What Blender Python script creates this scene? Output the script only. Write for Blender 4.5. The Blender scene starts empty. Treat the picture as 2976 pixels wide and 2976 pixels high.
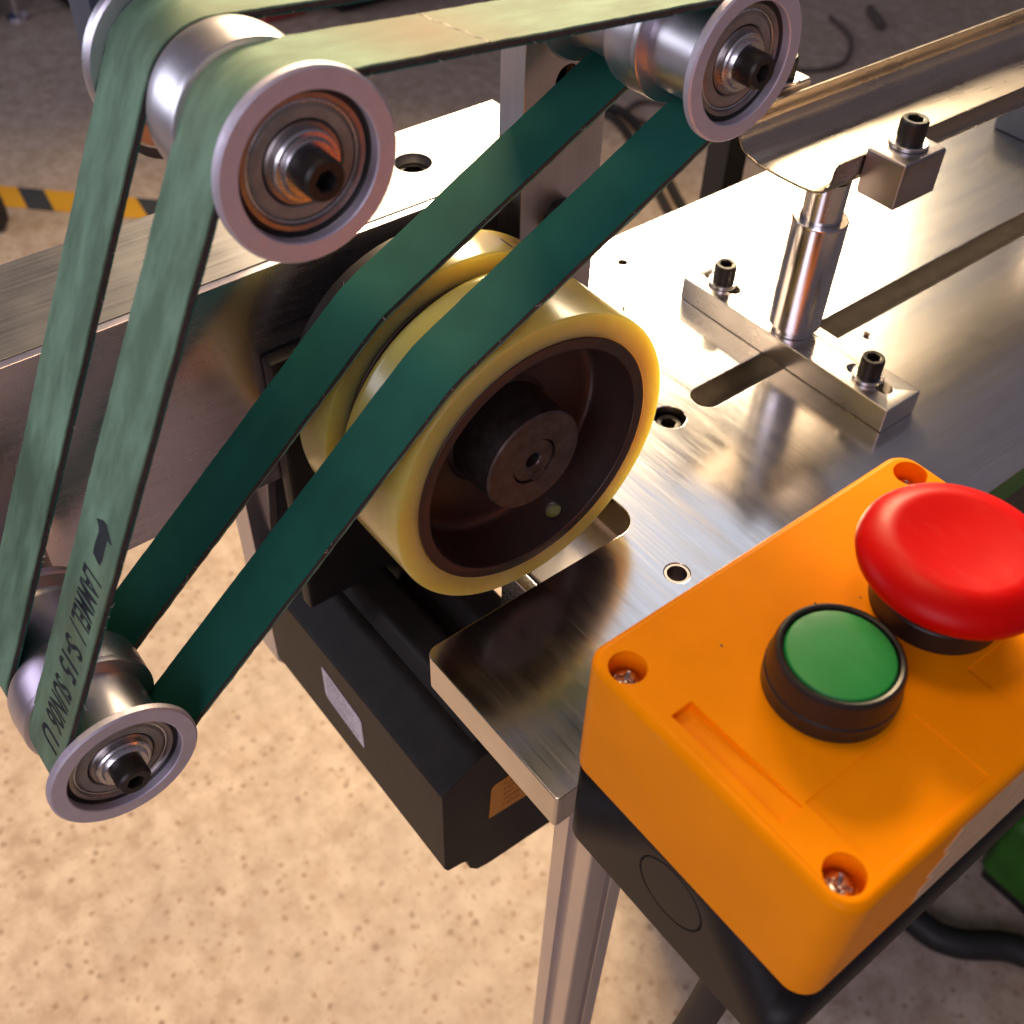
import bpy, bmesh, math, random
from mathutils import Vector, Matrix
random.seed(7)
sc = bpy.context.scene
COL = sc.collection
MM = 0.001
PI = math.pi

# ------------------------------------------------------------------ camera
cam_d = bpy.data.cameras.new("camera")
cam = bpy.data.objects.new("camera", cam_d)
COL.objects.link(cam)
RX = Vector((0.61814703, 0.78561963, 0.02638272))
RY = Vector((0.57904869, -0.43240005, -0.69118218))
RZ = Vector((-0.5315984, 0.4425291, -0.72219882))
m = Matrix.Identity(4)
for i in range(3):
    m[i][0] = RX[i]; m[i][1] = -RY[i]; m[i][2] = -RZ[i]; m[i][3] = (0, 0, 0.280)[i]
cam.matrix_world = m
cam_d.sensor_width = 36.0
cam_d.lens = 3194.54 / 2976 * 36.0
cam_d.clip_start = 0.01
cam_d.clip_end = 60
cam_d.dof.use_dof = True
cam_d.dof.focus_distance = 0.335
cam_d.dof.aperture_fstop = 20.0
sc.camera = cam

# ------------------------------------------------------------------ world and lamps
w = bpy.data.worlds.new("World"); sc.world = w; w.use_nodes = True
bg = w.node_tree.nodes["Background"]
bg.inputs[0].default_value = (0.36, 0.325, 0.41, 1)
bg.inputs[1].default_value = 0.36

def area(name, loc, target, size, size_y, power, color, spread=180):
    d = bpy.data.lights.new(name, 'AREA'); d.shape = 'RECTANGLE'
    d.size = size; d.size_y = size_y; d.energy = power; d.color = color; d.spread = math.radians(spread)
    o = bpy.data.objects.new(name, d); COL.objects.link(o)
    o.location = Vector(loc) * MM
    o.rotation_euler = (Vector(target) - Vector(loc)).to_track_quat('-Z', 'Y').to_euler()
    return o
# long warm work lamp behind the machine, seen mirrored in the table
area("work_lamp", (-1000, 1250, 700), (-270, 340, 0), 0.46, 0.25, 8.0, (1.0, 0.80, 0.52), 150)
# strong warm lamp farther round to the back left, throws the shadows
area("key_lamp", (-1310, 1010, 830), (-200, 200, 0), 0.42, 0.42, 33.0, (1.0, 0.745, 0.43), 150)
# warm fill added high over the table's far edge to brighten box and floor
area("fill_lamp", (-500, 300, 1800), (-260, 220, -300), 0.5, 0.5, 1.8, (1.0, 0.69, 0.36), 80)
# pale ceiling panel farther up behind
area("ceiling_panel", (-930, 1260, 1520), (-150, 200, 0), 0.55, 0.45, 0.8, (0.78, 0.86, 1.0))
# broad cool window behind the viewer's right shoulder
area("window_light", (650, -1300, 900), (-180, 120, 60), 1.1, 0.9, 13.0, (0.88, 0.83, 1.0))
# second cool window far off to the left
area("side_window", (-2600, -1900, 700), (-190, 100, 100), 1.3, 1.1, 24.0, (0.84, 0.87, 1.0))
sc.view_settings.view_transform = 'Standard'
sc.view_settings.look = 'None'
sc.view_settings.exposure = 0.0
sc.view_settings.gamma = 1.0

# ------------------------------------------------------------------ materials
def nodes_of(name):
    mt = bpy.data.materials.new(name); mt.use_nodes = True
    nt = mt.node_tree
    return mt, nt, nt.nodes["Principled BSDF"]

def rgba(c): return (c[0], c[1], c[2], 1.0)

def coords(nt, scale=(1, 1, 1), rot=(0, 0, 0)):
    tc = nt.nodes.new("ShaderNodeTexCoord"); mp = nt.nodes.new("ShaderNodeMapping")
    mp.inputs["Scale"].default_value = scale; mp.inputs["Rotation"].default_value = rot
    nt.links.new(tc.outputs["Object"], mp.inputs["Vector"])
    return mp.outputs[0]

def noise(nt, vec, scale, detail=4.0, rough=0.55):
    n = nt.nodes.new("ShaderNodeTexNoise")
    n.inputs["Scale"].default_value = scale; n.inputs["Detail"].default_value = detail
    n.inputs["Roughness"].default_value = rough
    nt.links.new(vec, n.inputs["Vector"])
    return n.outputs["Fac"]

def ramp(nt, fac, lo, hi, a=(0, 0, 0), b=(1, 1, 1)):
    r = nt.nodes.new("ShaderNodeValToRGB")
    r.color_ramp.elements[0].position = lo; r.color_ramp.elements[1].position = hi
    r.color_ramp.elements[0].color = rgba(a); r.color_ramp.elements[1].color = rgba(b)
    nt.links.new(fac, r.inputs[0])
    return r.outputs[0]

def mix(nt, fac, a, b):
    x = nt.nodes.new("ShaderNodeMix"); x.data_type = 'RGBA'
    for sock, v in ((x.inputs[0], fac), (x.inputs[6], a), (x.inputs[7], b)):
        if isinstance(v, (int, float)): sock.default_value = v
        elif isinstance(v, tuple): sock.default_value = rgba(v)
        else: nt.links.new(v, sock)
    return x.outputs[2]

def bump(nt, bs, height, strength, dist):
    b = nt.nodes.new("ShaderNodeBump")
    b.inputs["Strength"].default_value = strength; b.inputs["Distance"].default_value = dist
    nt.links.new(height, b.inputs["Height"]); nt.links.new(b.outputs[0], bs.inputs["Normal"])

def simple(name, col, rough, metal=0.0, var=0.0, vscale=120, bmp=0.0, bscale=900, col2=None, rvar=0.0, **kw):
    mt, nt, bs = nodes_of(name)
    bs.inputs["Base Color"].default_value = rgba(col); bs.inputs["Roughness"].default_value = rough
    bs.inputs["Metallic"].default_value = metal
    for k, v in kw.items():
        bs.inputs[k.replace("_", " ")].default_value = v
    vec = coords(nt)
    if var > 0 or col2:
        f = noise(nt, vec, vscale, 6)
        c2 = col2 or tuple(max(0, c * (1 - var)) for c in col)
        nt.links.new(mix(nt, ramp(nt, f, 0.38, 0.68), col, c2), bs.inputs["Base Color"])
    if rvar > 0:
        f = noise(nt, vec, vscale * 2.3, 5)
        r = ramp(nt, f, 0.3, 0.7, (max(rough - rvar, 0.02),) * 3, (rough + rvar,) * 3)
        nt.links.new(r, bs.inputs["Roughness"])
    if bmp > 0:
        bump(nt, bs, noise(nt, vec, bscale, 3), bmp, 0.0004)
    return mt

def brushed(name, col, rough, stretch, rot=0.0, bmp=0.12, smudge=0.35, rspread=0.10, dark=0.72):
    """rolled or brushed metal: fine lines along one axis, smears and handling marks"""
    mt, nt, bs = nodes_of(name)
    bs.inputs["Metallic"].default_value = 1.0
    v1 = coords(nt, stretch, (0, 0, rot)); v2 = coords(nt)
    lines = noise(nt, v1, 1.0, 5, 0.6)
    smear = noise(nt, coords(nt, tuple(max(s * 0.12, 6.0) for s in stretch), (0, 0, rot)), 1.0, 5, 0.6)
    big = noise(nt, v2, 26.0, 5, 0.6)
    c = mix(nt, ramp(nt, lines, 0.3, 0.7), tuple(x * 0.9 for x in col), col)
    c = mix(nt, ramp(nt, smear, 0.50, 0.78, (0, 0, 0), (smudge,) * 3), c, tuple(x * dark for x in col))
    nt.links.new(c, bs.inputs["Base Color"])
    r = mix(nt, ramp(nt, big, 0.35, 0.7), (rough - rspread * 0.5,) * 3, (rough + rspread,) * 3)
    r2 = mix(nt, ramp(nt, lines, 0.35, 0.75, (0, 0, 0), (0.45,) * 3), r, (rough + rspread * 1.6,) * 3)
    nt.links.new(r2, bs.inputs["Roughness"])
    if bmp: bump(nt, bs, lines, bmp, 0.00006)
    return mt

M = {}
def plate_material():
    mt, nt, bs = nodes_of("plate_aluminium")
    bs.inputs["Metallic"].default_value = 1.0
    v = coords(nt)
    tc = nt.nodes.new("ShaderNodeTexCoord"); sp = nt.nodes.new("ShaderNodeSeparateXYZ"); nt.links.new(tc.outputs["Object"], sp.inputs[0])
    zone = nt.nodes.new("ShaderNodeMath"); zone.operation = 'MULTIPLY_ADD'
    nt.links.new(noise(nt, v, 18, 3), zone.inputs[0]); zone.inputs[1].default_value = 0.09; nt.links.new(sp.outputs[1], zone.inputs[2])
    zf = ramp(nt, zone.outputs[0], 0.0, 1.0)
    zr = nt.nodes.new("ShaderNodeMapRange"); nt.links.new(zone.outputs[0], zr.inputs[0])
    zr.inputs[1].default_value = -0.085; zr.inputs[2].default_value = -0.02
    z_ = zr.outputs[0]
    # near the wheel the marks run across the table, farther along they run down its length
    def both(sc_a, sc_b, det): return mix(nt, z_, noise(nt, coords(nt, sc_a, (0, 0, 0.12)), 1.0, det, 0.62), noise(nt, coords(nt, sc_b, (0, 0, -0.06)), 1.0, det, 0.62))
    fine = both((30, 1100, 60), (1100, 24, 60), 5)
    broad = both((16, 150, 20), (170, 9, 20), 5)
    stain = noise(nt, v, 34, 6, 0.65)
    c = mix(nt, ramp(nt, fine, 0.25, 0.75), (0.60, 0.575, 0.565), (0.70, 0.68, 0.67))
    c = mix(nt, ramp(nt, broad, 0.42, 0.66, (0, 0, 0), (0.8,) * 3), c, (0.52, 0.485, 0.46))
    c = mix(nt, ramp(nt, stain, 0.60, 0.74, (0, 0, 0), (0.45,) * 3), c, (0.34, 0.31, 0.30))
    nt.links.new(c, bs.inputs["Base Color"])
    r = mix(nt, ramp(nt, broad, 0.34, 0.66), (0.12,) * 3, (0.19,) * 3)
    r = mix(nt, ramp(nt, fine, 0.50, 0.8, (0, 0, 0), (0.35,) * 3), r, (0.32,) * 3)
    r = mix(nt, z_, r, mix(nt, 0.5, r, (0.27,) * 3))
    nt.links.new(r, bs.inputs["Roughness"])
    bump(nt, bs, fine, 0.03, 0.00004)
    return mt
M['plate'] = plate_material()
M['sheet'] = brushed("sheet_steel", (0.47, 0.405, 0.345), 0.26, (900, 20, 900), 0.0, 0.06, 0.35)
M['beam'] = brushed("beam_steel", (0.20, 0.20, 0.225), 0.36, (900, 22, 300), 0.35, 0.04, 0.4)
M['beam'].node_tree.nodes["Principled BSDF"].inputs["Metallic"].default_value = 0.9
M['web'] = brushed("web_sheet", (0.80, 0.74, 0.84), 0.22, (200, 18, 500), 0.0, 0.04, 0.35)  # cool light on the beam's front put into a pale lavender base
M['web'].node_tree.nodes["Principled BSDF"].inputs["Metallic"].default_value = 0.97
M['strut'] = brushed("strut_steel", (0.60, 0.56, 0.575), 0.34, (700, 700, 30), 0.0, 0.06, 0.3)
M['alu_leg'] = brushed("extruded_aluminium", (0.70, 0.66, 0.69), 0.38, (800, 800, 14), 0.0, 0.05, 0.3)
M['turned'] = simple("turned_aluminium", (0.66, 0.63, 0.68), 0.36, 1.0, 0.04, 90, rvar=0.02)
M['flange'] = simple("blasted_aluminium", (0.68, 0.63, 0.72), 0.58, 0.75, 0.05, 260, 0.12, 2500, rvar=0.06)
M['steel'] = simple("bright_steel", (0.72, 0.70, 0.71), 0.28, 1.0, 0.15, 500, rvar=0.06)
M['post'] = brushed("ground_rod", (0.72, 0.69, 0.70), 0.20, (500, 500, 2200), 0.0, 0.05, 0.2)
M['bar'] = brushed("bar_aluminium", (0.66, 0.63, 0.61), 0.24, (20, 900, 300), 0.0, 0.05, 0.3)
M['block'] = simple("machined_block", (0.38, 0.34, 0.35), 0.36, 1.0, 0.15, 150, 0.05, 2500)
M['ring'] = simple("bearing_ring", (0.38, 0.345, 0.33), 0.38, 1.0, 0.2, 400)
M['shield'] = simple("bearing_shield", (0.30, 0.255, 0.21), 0.55, 0.25, 0.25, 240, rvar=0.08)
M['oxide'] = simple("black_oxide", (0.022, 0.017, 0.015), 0.42, 0.2, 0.4, 600, 0.15, 2500)
M['rubber'] = simple("black_rubber", (0.018, 0.016, 0.016), 0.55, 0, 0.3, 200)
M['dark_hole'] = simple("dark_bore", (0.02, 0.018, 0.017), 0.5, 0.3)
M['orange'] = simple("orange_plastic", (1.0, 0.295, 0.0), 0.36, 0, 0.07, 60, 0.03, 3500, Specular_IOR_Level=0.06)
M['black_plastic'] = simple("black_plastic", (0.015, 0.012, 0.012), 0.48, 0, 0.2, 200, 0.10, 3500, Specular_IOR_Level=0.3)
M['bezel'] = simple("bezel_plastic", (0.016, 0.012, 0.011), 0.33, 0, 0.2, 300)
M['red'] = simple("red_plastic", (0.60, 0.001, 0.0), 0.38, 0, 0.05, 90, 0.02, 3500, Specular_IOR_Level=0.16)
M['green'] = simple("green_plastic", (0.016, 0.235, 0.045), 0.42, 0, 0.12, 110, 0.02, 3500, Specular_IOR_Level=0.3)
def scuffed(mt, scale=60, amt=0.5, dust=(0.80, 0.42, 0.16)):
    """dull rub marks and faint fine scratches over a plain plastic"""
    nt = mt.node_tree; bs = nt.nodes["Principled BSDF"]
    f = ramp(nt, noise(nt, coords(nt, (1.0, 3.0, 1.0), (0, 0, 0.6)), scale, 7, 0.7), 0.50, 0.72)
    b0 = bs.inputs["Roughness"].default_value
    nt.links.new(mix(nt, f, (b0,) * 3, (b0 + 0.16,) * 3), bs.inputs["Roughness"])
    s2 = ramp(nt, noise(nt, coords(nt, (1, 24, 1), (0, 0, 1.1)), 70, 4, 0.7), 0.66, 0.73, (0, 0, 0), (amt,) * 3)
    src = bs.inputs["Base Color"].links[0].from_socket
    nt.links.new(mix(nt, s2, src, dust), bs.inputs["Base Color"])
scuffed(M['orange'], 60, 0.16)
scuffed(M['red'], 70, 0.05, (0.6, 0.03, 0.02))
scuffed(M['green'], 80, 0.12, (0.10, 0.28, 0.12))
M['motor'] = simple("motor_paint", (0.024, 0.019, 0.017), 0.5, 0, 0.3, 120, 0.10, 2200, Specular_IOR_Level=0.2)
M['gear'] = simple("gearbox_paint", (0.020, 0.016, 0.015), 0.5, 0, 0.3, 120)
M['label_white'] = simple("label_paper", (0.60, 0.55, 0.63), 0.5, 0, 0.15, 500)
M['label_orange'] = simple("label_orange", (0.62, 0.22, 0.02), 0.45, 0, 0.12, 500)
M['ink'] = simple("print_ink", (0.012, 0.022, 0.030), 0.7, 0, 0.5, 900)
M['ink_grey'] = simple("label_print", (0.10, 0.085, 0.14), 0.7)
M['ink_brown'] = simple("warning_print", (0.16, 0.045, 0.008), 0.7)
M['rim'] = simple("rim_primer", (0.050, 0.036, 0.032), 0.40, 0.5, 0, 90, 0.12, 1800, col2=(0.07, 0.038, 0.03), rvar=0.08)
M['hub'] = simple("hub_steel", (0.125, 0.100, 0.092), 0.40, 0.85, 0, 220, 0.12, 1500, col2=(0.075, 0.058, 0.05), rvar=0.08)
M['rail'] = simple("rail_metal", (0.24, 0.205, 0.165), 0.6, 0.0, 0.3, 120)
M['slate'] = simple("slate_paint", (0.085, 0.10, 0.13), 0.42, 0, 0.2, 90)
M['blue'] = simple("blue_paint", (0.03, 0.17, 0.50), 0.4, 0, 0.2, 60)
M['machine_green'] = simple("green_paint", (0.05, 0.20, 0.02), 0.5, 0, 0.3, 30)
M['cable'] = simple("cable_sheath", (0.028, 0.022, 0.018), 0.6)
M['cable_brown'] = simple("brown_sheath", (0.14, 0.105, 0.09), 0.7)
M['red_paint'] = simple("red_paint", (0.42, 0.07, 0.055), 0.5, 0, 0.2, 40)
M['grey_paint'] = simple("grey_paint", (0.10, 0.10, 0.14), 0.5, 0, 0.2, 30)
M['beige'] = simple("beige_patch", (0.66, 0.43, 0.25), 0.6, 0, 0.2, 300, 0.1, 1500)
M['thread'] = simple("thread_fibre", (0.75, 0.62, 0.52), 0.7)
M['crumb'] = simple("brown_crumb", (0.12, 0.07, 0.04), 0.7)
M['paste'] = simple("splice_glue", (0.72, 0.62, 0.46), 0.6)

# cast polyurethane tyre: amber, light travels through it
mt, nt, bs = nodes_of("polyurethane")
f = noise(nt, coords(nt), 40, 4)
nt.links.new(mix(nt, ramp(nt, f, 0.3, 0.75), (0.70, 0.49, 0.13), (0.56, 0.36, 0.075)), bs.inputs["Base Color"])
bs.inputs["Roughness"].default_value = 0.24
bs.inputs["Subsurface Weight"].default_value = 1.0
bs.inputs["Subsurface Radius"].default_value = (1.0, 0.68, 0.18)
bs.inputs["Subsurface Scale"].default_value = 0.045
bs.inputs["Coat Weight"].default_value = 0.25
bs.inputs["Coat Roughness"].default_value = 0.18
M['pu'] = mt

# belt cover: woven green fabric with rubbed and oily patches
mt, nt, bs = nodes_of("belt_fabric")
v = coords(nt)
f1 = noise(nt, coords(nt, (3.0, 1.0, 1.0)), 42, 5, 0.6); f2 = noise(nt, v, 14, 4)
f3 = noise(nt, coords(nt, (2.2, 1, 1)), 24, 5, 0.65)
c = mix(nt, ramp(nt, f1, 0.36, 0.62), (0.185, 0.335, 0.22), (0.10, 0.185, 0.115))
c = mix(nt, ramp(nt, f2, 0.54, 0.72, (0, 0, 0), (0.45,) * 3), c, (0.20, 0.21, 0.10))
c = mix(nt, ramp(nt, f3, 0.60, 0.80, (0, 0, 0), (0.5,) * 3), c, (0.10, 0.15, 0.10))
# brown stain by the front belt's splice, widened for warm light on the top run
tc = nt.nodes.new("ShaderNodeTexCoord"); sp = nt.nodes.new("ShaderNodeSeparateXYZ")
nt.links.new(tc.outputs["Object"], sp.inputs[0])
vd = nt.nodes.new("ShaderNodeVectorMath"); vd.operation = 'DISTANCE'
nt.links.new(tc.outputs["Object"], vd.inputs[0]); vd.inputs[1].default_value = (-0.1975, 0.1355, 0.1805)
md = nt.nodes.new("ShaderNodeMath"); md.operation = 'MULTIPLY_ADD'
nt.links.new(f3, md.inputs[0]); md.inputs[1].default_value = 0.012; nt.links.new(vd.outputs["Value"], md.inputs[2])
c = mix(nt, ramp(nt, md.outputs[0], 0.007, 0.030, (0.8,) * 3, (0, 0, 0)), c, (0.19, 0.105, 0.04))
nt.links.new(c, bs.inputs["Base Color"]); bs.inputs["Roughness"].default_value = 0.72
bump(nt, bs, noise(nt, v, 2600, 2), 0.35, 0.0002)
M['belt_out'] = mt
M['belt_in'] = simple("belt_rubber", (0.013, 0.112, 0.082), 0.72, 0, 0.22, 40, 0.06, 3000, Specular_IOR_Level=0.2)
M['belt_core'] = simple("belt_edge", (0.055, 0.040, 0.038), 0.75, 0, 0.4, 700)

# floor: worn sealed concrete with dark aggregate
mt, nt, bs = nodes_of("floor_concrete")
v = coords(nt)
big = noise(nt, v, 2.2, 5, 0.6); mid = noise(nt, v, 34, 6, 0.68); cl = noise(nt, v, 9, 4, 0.6)
c = mix(nt, ramp(nt, mid, 0.38, 0.64), (0.63, 0.50, 0.39), (0.43, 0.31, 0.225))
c = mix(nt, ramp(nt, cl, 0.50, 0.70, (0, 0, 0), (0.35,) * 3), c, (0.40, 0.275, 0.185))
c = mix(nt, ramp(nt, big, 0.48, 0.72, (0, 0, 0), (0.55,) * 3), c, (0.40, 0.34, 0.31))
for sc_, lo, hi, colr, amt in ((84, 0.10, 0.26, (0.32, 0.20, 0.13), 0.9), (47, 0.05, 0.13, (0.19, 0.115, 0.08), 0.75), (140, 0.08, 0.24, (0.38, 0.26, 0.175), 0.7), (26, 0.02, 0.30, (0.46, 0.31, 0.20), 0.45)):
    vo = nt.nodes.new("ShaderNodeTexVoronoi"); vo.inputs["Scale"].default_value = sc_
    vv = nt.nodes.new("ShaderNodeVectorMath"); vv.operation = 'ADD'
    wn = nt.nodes.new("ShaderNodeTexNoise"); wn.inputs["Scale"].default_value = sc_ * 1.4; wn.inputs["Detail"].default_value = 3
    nt.links.new(v, wn.inputs["Vector"])
    ws = nt.nodes.new("ShaderNodeVectorMath"); ws.operation = 'SCALE'; ws.inputs["Scale"].default_value = 0.55 / sc_
    nt.links.new(wn.outputs["Color"], ws.inputs[0]); nt.links.new(v, vv.inputs[0]); nt.links.new(ws.outputs[0], vv.inputs[1])
    nt.links.new(vv.outputs[0], vo.inputs["Vector"])
    # only some of the cells carry a visible stone
    sel = ramp(nt, vo.outputs["Color"], 0.42, 0.58)
    spot = ramp(nt, vo.outputs["Distance"], lo, hi + 0.08, (amt,) * 3, (0, 0, 0))
    mu = nt.nodes.new("ShaderNodeMix"); mu.data_type = 'RGBA'; mu.blend_type = 'MULTIPLY'; mu.inputs[0].default_value = 1.0
    nt.links.new(sel, mu.inputs[6]); nt.links.new(spot, mu.inputs[7])
    c = mix(nt, mu.outputs[2], c, colr)
nt.links.new(c, bs.inputs["Base Color"]); bs.inputs["Roughness"].default_value = 0.62
M['floor'] = mt

# hazard tape: printed slanted stripes
mt, nt, bs = nodes_of("hazard_stripes")
tc = nt.nodes.new("ShaderNodeTexCoord"); sp = nt.nodes.new("ShaderNodeSeparateXYZ")
nt.links.new(tc.outputs["Object"], sp.inputs[0])
a = nt.nodes.new("ShaderNodeMath"); a.operation = 'MULTIPLY_ADD'; nt.links.new(sp.outputs[1], a.inputs[0]); a.inputs[1].default_value = 0.75
nt.links.new(sp.outputs[0], a.inputs[2])
d = nt.nodes.new("ShaderNodeMath"); d.operation = 'DIVIDE'; nt.links.new(a.outputs[0], d.inputs[0]); d.inputs[1].default_value = 0.108
fr = nt.nodes.new("ShaderNodeMath"); fr.operation = 'FRACT'; nt.links.new(d.outputs[0], fr.inputs[0])
gt = nt.nodes.new("ShaderNodeMath"); gt.operation = 'GREATER_THAN'; nt.links.new(fr.outputs[0], gt.inputs[0]); gt.inputs[1].default_value = 0.45
nt.links.new(mix(nt, gt.outputs[0], (0.055, 0.055, 0.055), (0.80, 0.40, 0.02)), bs.inputs["Base Color"])
bs.inputs["Roughness"].default_value = 0.5
M['hazard'] = mt

# ------------------------------------------------------------------ builders (all sizes in millimetres)
ORG = {}
def props(o, label=None, cat=None, group=None, kind=None):
    if label: o['label'] = label
    if cat: o['category'] = cat
    if group: o['group'] = group
    if kind: o['kind'] = kind
    return o

def thing(name, org, label, cat, group=None):
    o = bpy.data.objects.new(name, None); COL.objects.link(o)
    o.empty_display_size = 0.01
    o.location = Vector(org) * MM; ORG[o] = Vector(org)
    return props(o, label, cat, group)

def make(name, bm, mat, parent=None, org=None, smooth=32, kind=None, wn=True):
    """link bm (world millimetres) as one mesh object; a part takes its thing's origin"""
    org = ORG[parent] if parent is not None and org is None else Vector(org or (0, 0, 0))
    bmesh.ops.recalc_face_normals(bm, faces=bm.faces[:])
    for v_ in bm.verts: v_.co = (v_.co - org) * MM
    me = bpy.data.meshes.new(name); bm.to_mesh(me); bm.free()
    for mm_ in (mat if isinstance(mat, (list, tuple)) else [mat]): me.materials.append(mm_)
    for p in me.polygons: p.use_smooth = True
    me.set_sharp_from_angle(angle=math.radians(smooth))
    o = bpy.data.objects.new(name, me); COL.objects.link(o)
    ORG[o] = org
    if wn and len(me.polygons) < 3000: evaluate(o, [('WEIGHTED_NORMAL', dict(weight=60, keep_sharp=True))])
    if parent is not None:
        o.parent = parent; o.location = (org - ORG[parent]) * MM
    else:
        o.location = org * MM
    if kind: o['kind'] = kind
    return o

def evaluate(o, mods):
    """apply modifiers given as (type, settings) without operators"""
    for ty, st in mods:
        md_ = o.modifiers.new(ty.lower(), ty)
        for k, v_ in st.items(): setattr(md_, k, v_)
    dg = bpy.context.evaluated_depsgraph_get(); dg.update()
    me = bpy.data.meshes.new_from_object(o.evaluated_get(dg), depsgraph=dg)
    me.name = o.name
    o.modifiers.clear(); o.data = me

def cut(o, cutters, bevel=0.0, seg=2):
    tmp = []; mods = []
    for bm in cutters:
        t = make("cutter", bm, M['dark_hole'], org=ORG[o], wn=False); t.matrix_world = Matrix.Translation(ORG[o] * MM)
        tmp.append(t)
        mods.append(('BOOLEAN', dict(operation='DIFFERENCE', solver='EXACT', object=t)))
    if bevel: mods.append(('BEVEL', dict(width=bevel * MM, segments=seg, limit_method='ANGLE', angle_limit=math.radians(40))))
    mods.append(('WEIGHTED_NORMAL', dict(weight=60, keep_sharp=False)))
    bpy.context.view_layer.update()
    evaluate(o, mods)
    for t in tmp:
        me = t.data; bpy.data.objects.remove(t); bpy.data.meshes.remove(me)

def box(x0, x1, y0, y1, z0, z1, bev=0.4, seg=2, bm=None):
    bm0 = bmesh.new()
    bmesh.ops.create_cube(bm0, size=1)
    for v_ in bm0.verts:
        v_.co = Vector((x0 + (v_.co.x + .5) * (x1 - x0), y0 + (v_.co.y + .5) * (y1 - y0), z0 + (v_.co.z + .5) * (z1 - z0)))
    if bev: bmesh.ops.bevel(bm0, geom=bm0.edges[:], offset=bev, segments=seg, affect='EDGES', profile=0.5)
    return bm0

def join(*bms):
    out = bmesh.new()
    for b in bms:
        me = bpy.data.meshes.new("tmp"); b.to_mesh(me); b.free(); out.from_mesh(me); bpy.data.meshes.remove(me)
    return out

def lathe(profile, centre, axis='X', n=72, hexes=()):
    """revolve (along, radius) pairs; profile indices in hexes become six-sided"""
    bm = bmesh.new(); rings = []
    for i, (t, r) in enumerate(profile):
        ring = []
        if r < 1e-6:
            co = {'X': (t, centre[0], centre[1]), 'Y': (centre[0], t, centre[1]), 'Z': (centre[0], centre[1], t)}[axis]
            ring = [bm.verts.new(co)]
        else:
            for k in range(n):
                a_ = 2 * PI * k / n; rr = r
                if i in hexes:
                    rr = r * math.cos(PI / 6) / math.cos((a_ % (PI / 3)) - PI / 6)
                p, q = rr * math.cos(a_), rr * math.sin(a_)
                co = {'X': (t, centre[0] + p, centre[1] + q), 'Y': (centre[0] + p, t, centre[1] + q), 'Z': (centre[0] + p, centre[1] + q, t)}[axis]
                ring.append(bm.verts.new(co))
        rings.append(ring)
    for A, B in zip(rings, rings[1:]):
        if len(A) == 1 and len(B) == 1: continue
        for k in range(n):
            k2 = (k + 1) % n
            if len(A) == 1: bm.faces.new((A[0], B[k], B[k2]))
            elif len(B) == 1: bm.faces.new((A[k], A[k2], B[0]))
            else: bm.faces.new((A[k], A[k2], B[k2], B[k]))
    return bm

def prism(pts, lo, hi, axis='Z', bev=0.0):
    """extrude a 2D outline; axis Z takes (x,y), X takes (y,z), Y takes (x,z)"""
    bm = bmesh.new()
    f3 = {'Z': lambda p, t: (p[0], p[1], t), 'X': lambda p, t: (t, p[0], p[1]), 'Y': lambda p, t: (p[0], t, p[1])}[axis]
    A = [bm.verts.new(f3(p, lo)) for p in pts]; B = [bm.verts.new(f3(p, hi)) for p in pts]
    bm.faces.new(A); bm.faces.new(B[::-1])
    for i in range(len(pts)):
        j = (i + 1) % len(pts); bm.faces.new((A[i], A[j], B[j], B[i]))
    bmesh.ops.recalc_face_normals(bm, faces=bm.faces[:])
    if bev: bmesh.ops.bevel(bm, geom=bm.edges[:], offset=bev, segments=2, affect='EDGES', profile=0.5)
    return bm

def fillet(pts, radii, n=8):
    out = []
    N = len(pts)
    for i in range(N):
        p0, p, p1 = Vector(pts[i - 1]), Vector(pts[i]), Vector(pts[(i + 1) % N]); r = radii[i] if isinstance(radii, (list, tuple)) else radii
        if r <= 0: out.append(tuple(p)); continue
        a_ = (p0 - p).normalized(); b_ = (p1 - p).normalized()
        ang = math.acos(max(-1, min(1, a_.dot(b_)))); t = min(r / math.tan(ang / 2), (p0 - p).length * .49, (p1 - p).length * .49); r = t * math.tan(ang / 2)
        c_ = p + (a_ + b_).normalized() * (r / math.sin(ang / 2))
        s, e = p + a_ * t - c_, p + b_ * t - c_
        a0 = math.atan2(s.y, s.x); a1 = math.atan2(e.y, e.x); da = (a1 - a0 + PI) % (2 * PI) - PI
        for k in range(n + 1):
            q = a0 + da * k / n; out.append((c_.x + r * math.cos(q), c_.y + r * math.sin(q)))
    return out

def tube(path, r, n=12, flat=1.0):
    """round sweep along points with parallel frames"""
    bm = bmesh.new(); P = [Vector(p) for p in path]; rings = []
    t = (P[1] - P[0]).normalized(); u = t.orthogonal().normalized()
    for i, p in enumerate(P):
        t = (P[min(i + 1, len(P) - 1)] - P[max(i - 1, 0)]).normalized()
        u = (u - t * u.dot(t)).normalized(); v_ = t.cross(u)
        rings.append([bm.verts.new(p + (u * math.cos(2 * PI * k / n) + v_ * math.sin(2 * PI * k / n) * flat) * r) for k in range(n)])
    for A, B in zip(rings, rings[1:]):
        for k in range(n): bm.faces.new((A[k], A[(k + 1) % n], B[(k + 1) % n], B[k]))
    bm.faces.new(rings[0]); bm.faces.new(rings[-1][::-1])
    return bm

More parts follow.
